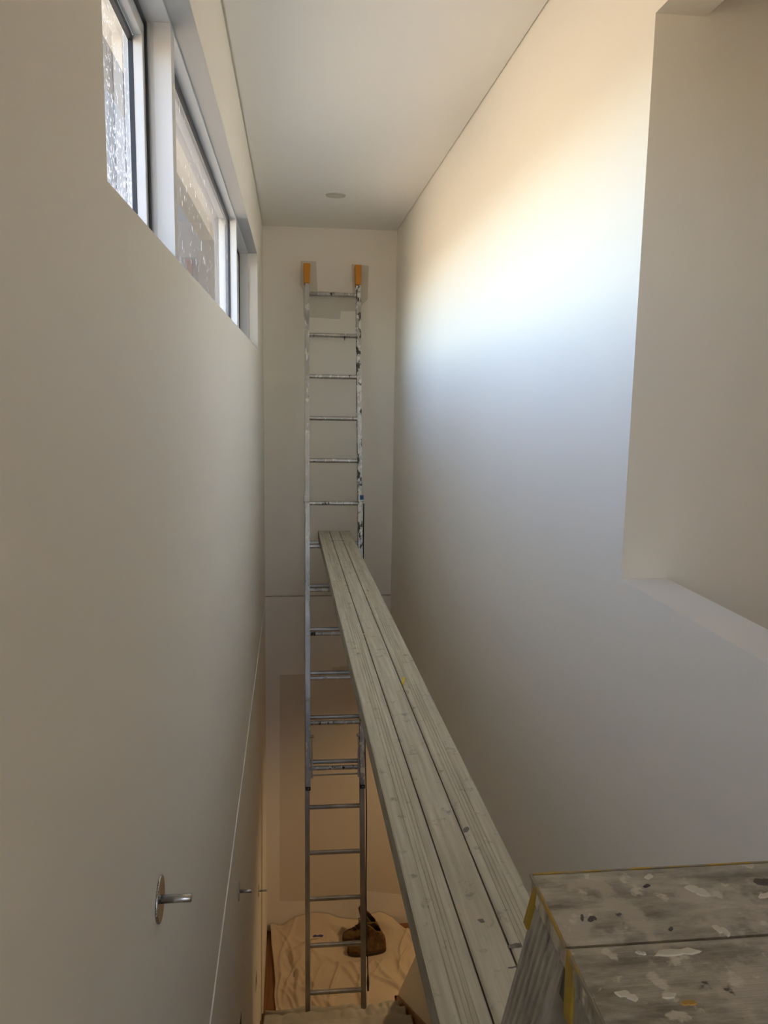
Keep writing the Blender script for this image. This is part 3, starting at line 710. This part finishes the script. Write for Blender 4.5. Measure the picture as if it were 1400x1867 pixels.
for j in range(len(fine) - 1):
    for i in range(NX): bm.faces.new((grid[j][i], grid[j][i + 1], grid[j + 1][i + 1], grid[j + 1][i]))
ds2 = obj('dust_sheet', bm, M_CLOTH2, None, smooth=True)
md = ds2.modifiers.new('thick', 'SOLIDIFY'); md.thickness = 0.002; md.offset = 1
tag(ds2, 'greyish paint-marked dust sheet draped over the bottom stair treads', 'dust sheet')

# blue scrap on the floor sheet
bm = B()
pts = [(-0.045, -0.004), (-0.028, 0.014), (-0.004, 0.008), (0.016, 0.016), (0.040, 0.002), (0.030, -0.014), (0.010, -0.008), (-0.012, -0.004), (-0.03, -0.010)]
prism(bm, [(x, y, 0.0) for x, y in pts], [(x, y, 0.004 + 0.003 * math.sin(i * 2)) for i, (x, y) in enumerate(pts)])
sc = obj('tape_scrap', bm, mat('blue_tape', (0.06, 0.055, 0.22), 0.7)[0], None); sc.location = (0.193, 5.80, ZG + 0.075)
tag(sc, 'small crumpled blue tape scrap on the beige dust sheet near the far wall', 'tape')

# ------------------------------------------------------------------ boots
def boot(label, loc, rz, tilt, scale=1.0):
    bt = thing('work_boot', label, 'boot', loc, 'pair of tan work boots'); bt.rotation_euler = (tilt, 0, rz); bt.scale = (scale,) * 3
    # layers: z, toe x, heel x, half width ; toe points along -x
    def ring(bm, z, xt, xh, hw, sx=0.0, n=28, toe_p=2.6, narrow=0.8):
        out = []; cx, hl = (xt + xh) / 2, (xh - xt) / 2
        for q in range(n):
            a = 2 * math.pi * q / n; c, s = math.cos(a), math.sin(a)
            p_ = 2 / toe_p
            x = cx + hl * math.copysign(abs(c) ** p_, c); f = (x - xt) / max(1e-6, xh - xt)
            wv = hw * (1.0 - (1 - narrow) * max(0, f - 0.3) / 0.7)
            out.append(bm.verts.new((x, wv * math.copysign(abs(s) ** p_, s) + sx, z)))
        return out
    def loft(bm, rings, cap0=True, cap1=True):
        n = len(rings[0])
        for a, b_ in zip(rings, rings[1:]):
            for q in range(n): bm.faces.new((a[q], a[(q + 1) % n], b_[(q + 1) % n], b_[q]))
        if cap0: bm.faces.new(rings[0][::-1])
        if cap1: bm.faces.new(rings[-1])
    bm = B(); loft(bm, [ring(bm, 0.0, -0.150, 0.145, 0.050), ring(bm, 0.004, -0.156, 0.150, 0.054), ring(bm, 0.024, -0.158, 0.152, 0.055), ring(bm, 0.028, -0.154, 0.150, 0.052)])
    obj('sole', bm, M_SOLE, bt, smooth=False)
    bm = B()
    lay = [(0.026, -0.152, 0.148, 0.050), (0.045, -0.155, 0.150, 0.053), (0.062, -0.150, 0.149, 0.053), (0.078, -0.128, 0.147, 0.050), (0.092, -0.090, 0.145, 0.047), (0.108, -0.045, 0.142, 0.044),
           (0.125, -0.015, 0.139, 0.042), (0.150, 0.002, 0.134, 0.042), (0.185, 0.006, 0.132, 0.045), (0.225, 0.010, 0.130, 0.047), (0.240, 0.012, 0.128, 0.047)]
    rs = [ring(bm, *l) for l in lay]
    inner = [(0.238, 0.020, 0.121, 0.040), (0.195, 0.016, 0.122, 0.036), (0.12, 0.0, 0.124, 0.032)]
    rs += [ring(bm, *l) for l in inner]
    for r_ in rs[7:13]:                  # slumped uneven collar
        for q in r_:
            q.co.z += 0.055 * max(0, q.co.z - 0.12) / 0.1 * noise.noise(Vector((q.co.x * 19, q.co.y * 19, loc[0] * 9)))
            q.co.y += 0.02 * noise.noise(Vector((q.co.z * 14, 1, loc[0] * 7))); q.co.x -= 0.20 * max(0, q.co.z - 0.13); q.co.z -= 0.75 * max(0, q.co.z - 0.13) / 0.11 * max(0, q.co.x - 0.035)
    loft(bm, rs)
    for f in bm.faces:
        if min(q.co.z for q in f.verts) > 0.10 and all(any(q is w_ for r_ in rs[11:] for w_ in r_) for q in f.verts): f.material_index = 1
    obj('upper', bm, [M_SUEDE, M_LINING], bt, smooth=True)
    bm = B(); pr = []
    for z, x, hw in ((0.095, -0.075, 0.020), (0.125, -0.030, 0.024), (0.17, -0.004, 0.032), (0.23, -0.012, 0.036), (0.285, -0.024, 0.028)):
        pr.append([bm.verts.new((x + abs(s) * 0.012, s * hw, z)) for s in (-1, -0.5, 0, 0.5, 1)])
    for a, b_ in zip(pr, pr[1:]):
        for q in range(4): bm.faces.new((a[q], a[q + 1], b_[q + 1], b_[q]))
    tg = obj('tongue', bm, M_LINING, bt, smooth=True); md = tg.modifiers.new('thick', 'SOLIDIFY'); md.thickness = 0.008
    bm = B()
    for k in range(5):
        z = 0.100 + k * 0.02; x = -0.068 + 0.050 * min(1, k / 2.2)
        tube(bm, [(x + 0.012, -0.034, z - 0.004), (x - 0.008, -0.012, z + 0.006), (x - 0.008, 0.012, z + 0.006), (x + 0.012, 0.034, z - 0.004)], 0.0028, 6)
    obj('laces', bm, M_LACE, bt, smooth=True)
    return bt
boot('tan suede work boot on the dust sheet, front one of the pair, toe left', (0.570, 5.665, ZG + 0.0145), math.radians(3), 0.0)
boot('tan suede work boot on the dust sheet, half hidden behind the front boot', (0.540, 5.800, ZG + 0.0145), math.radians(-5), 0.0)
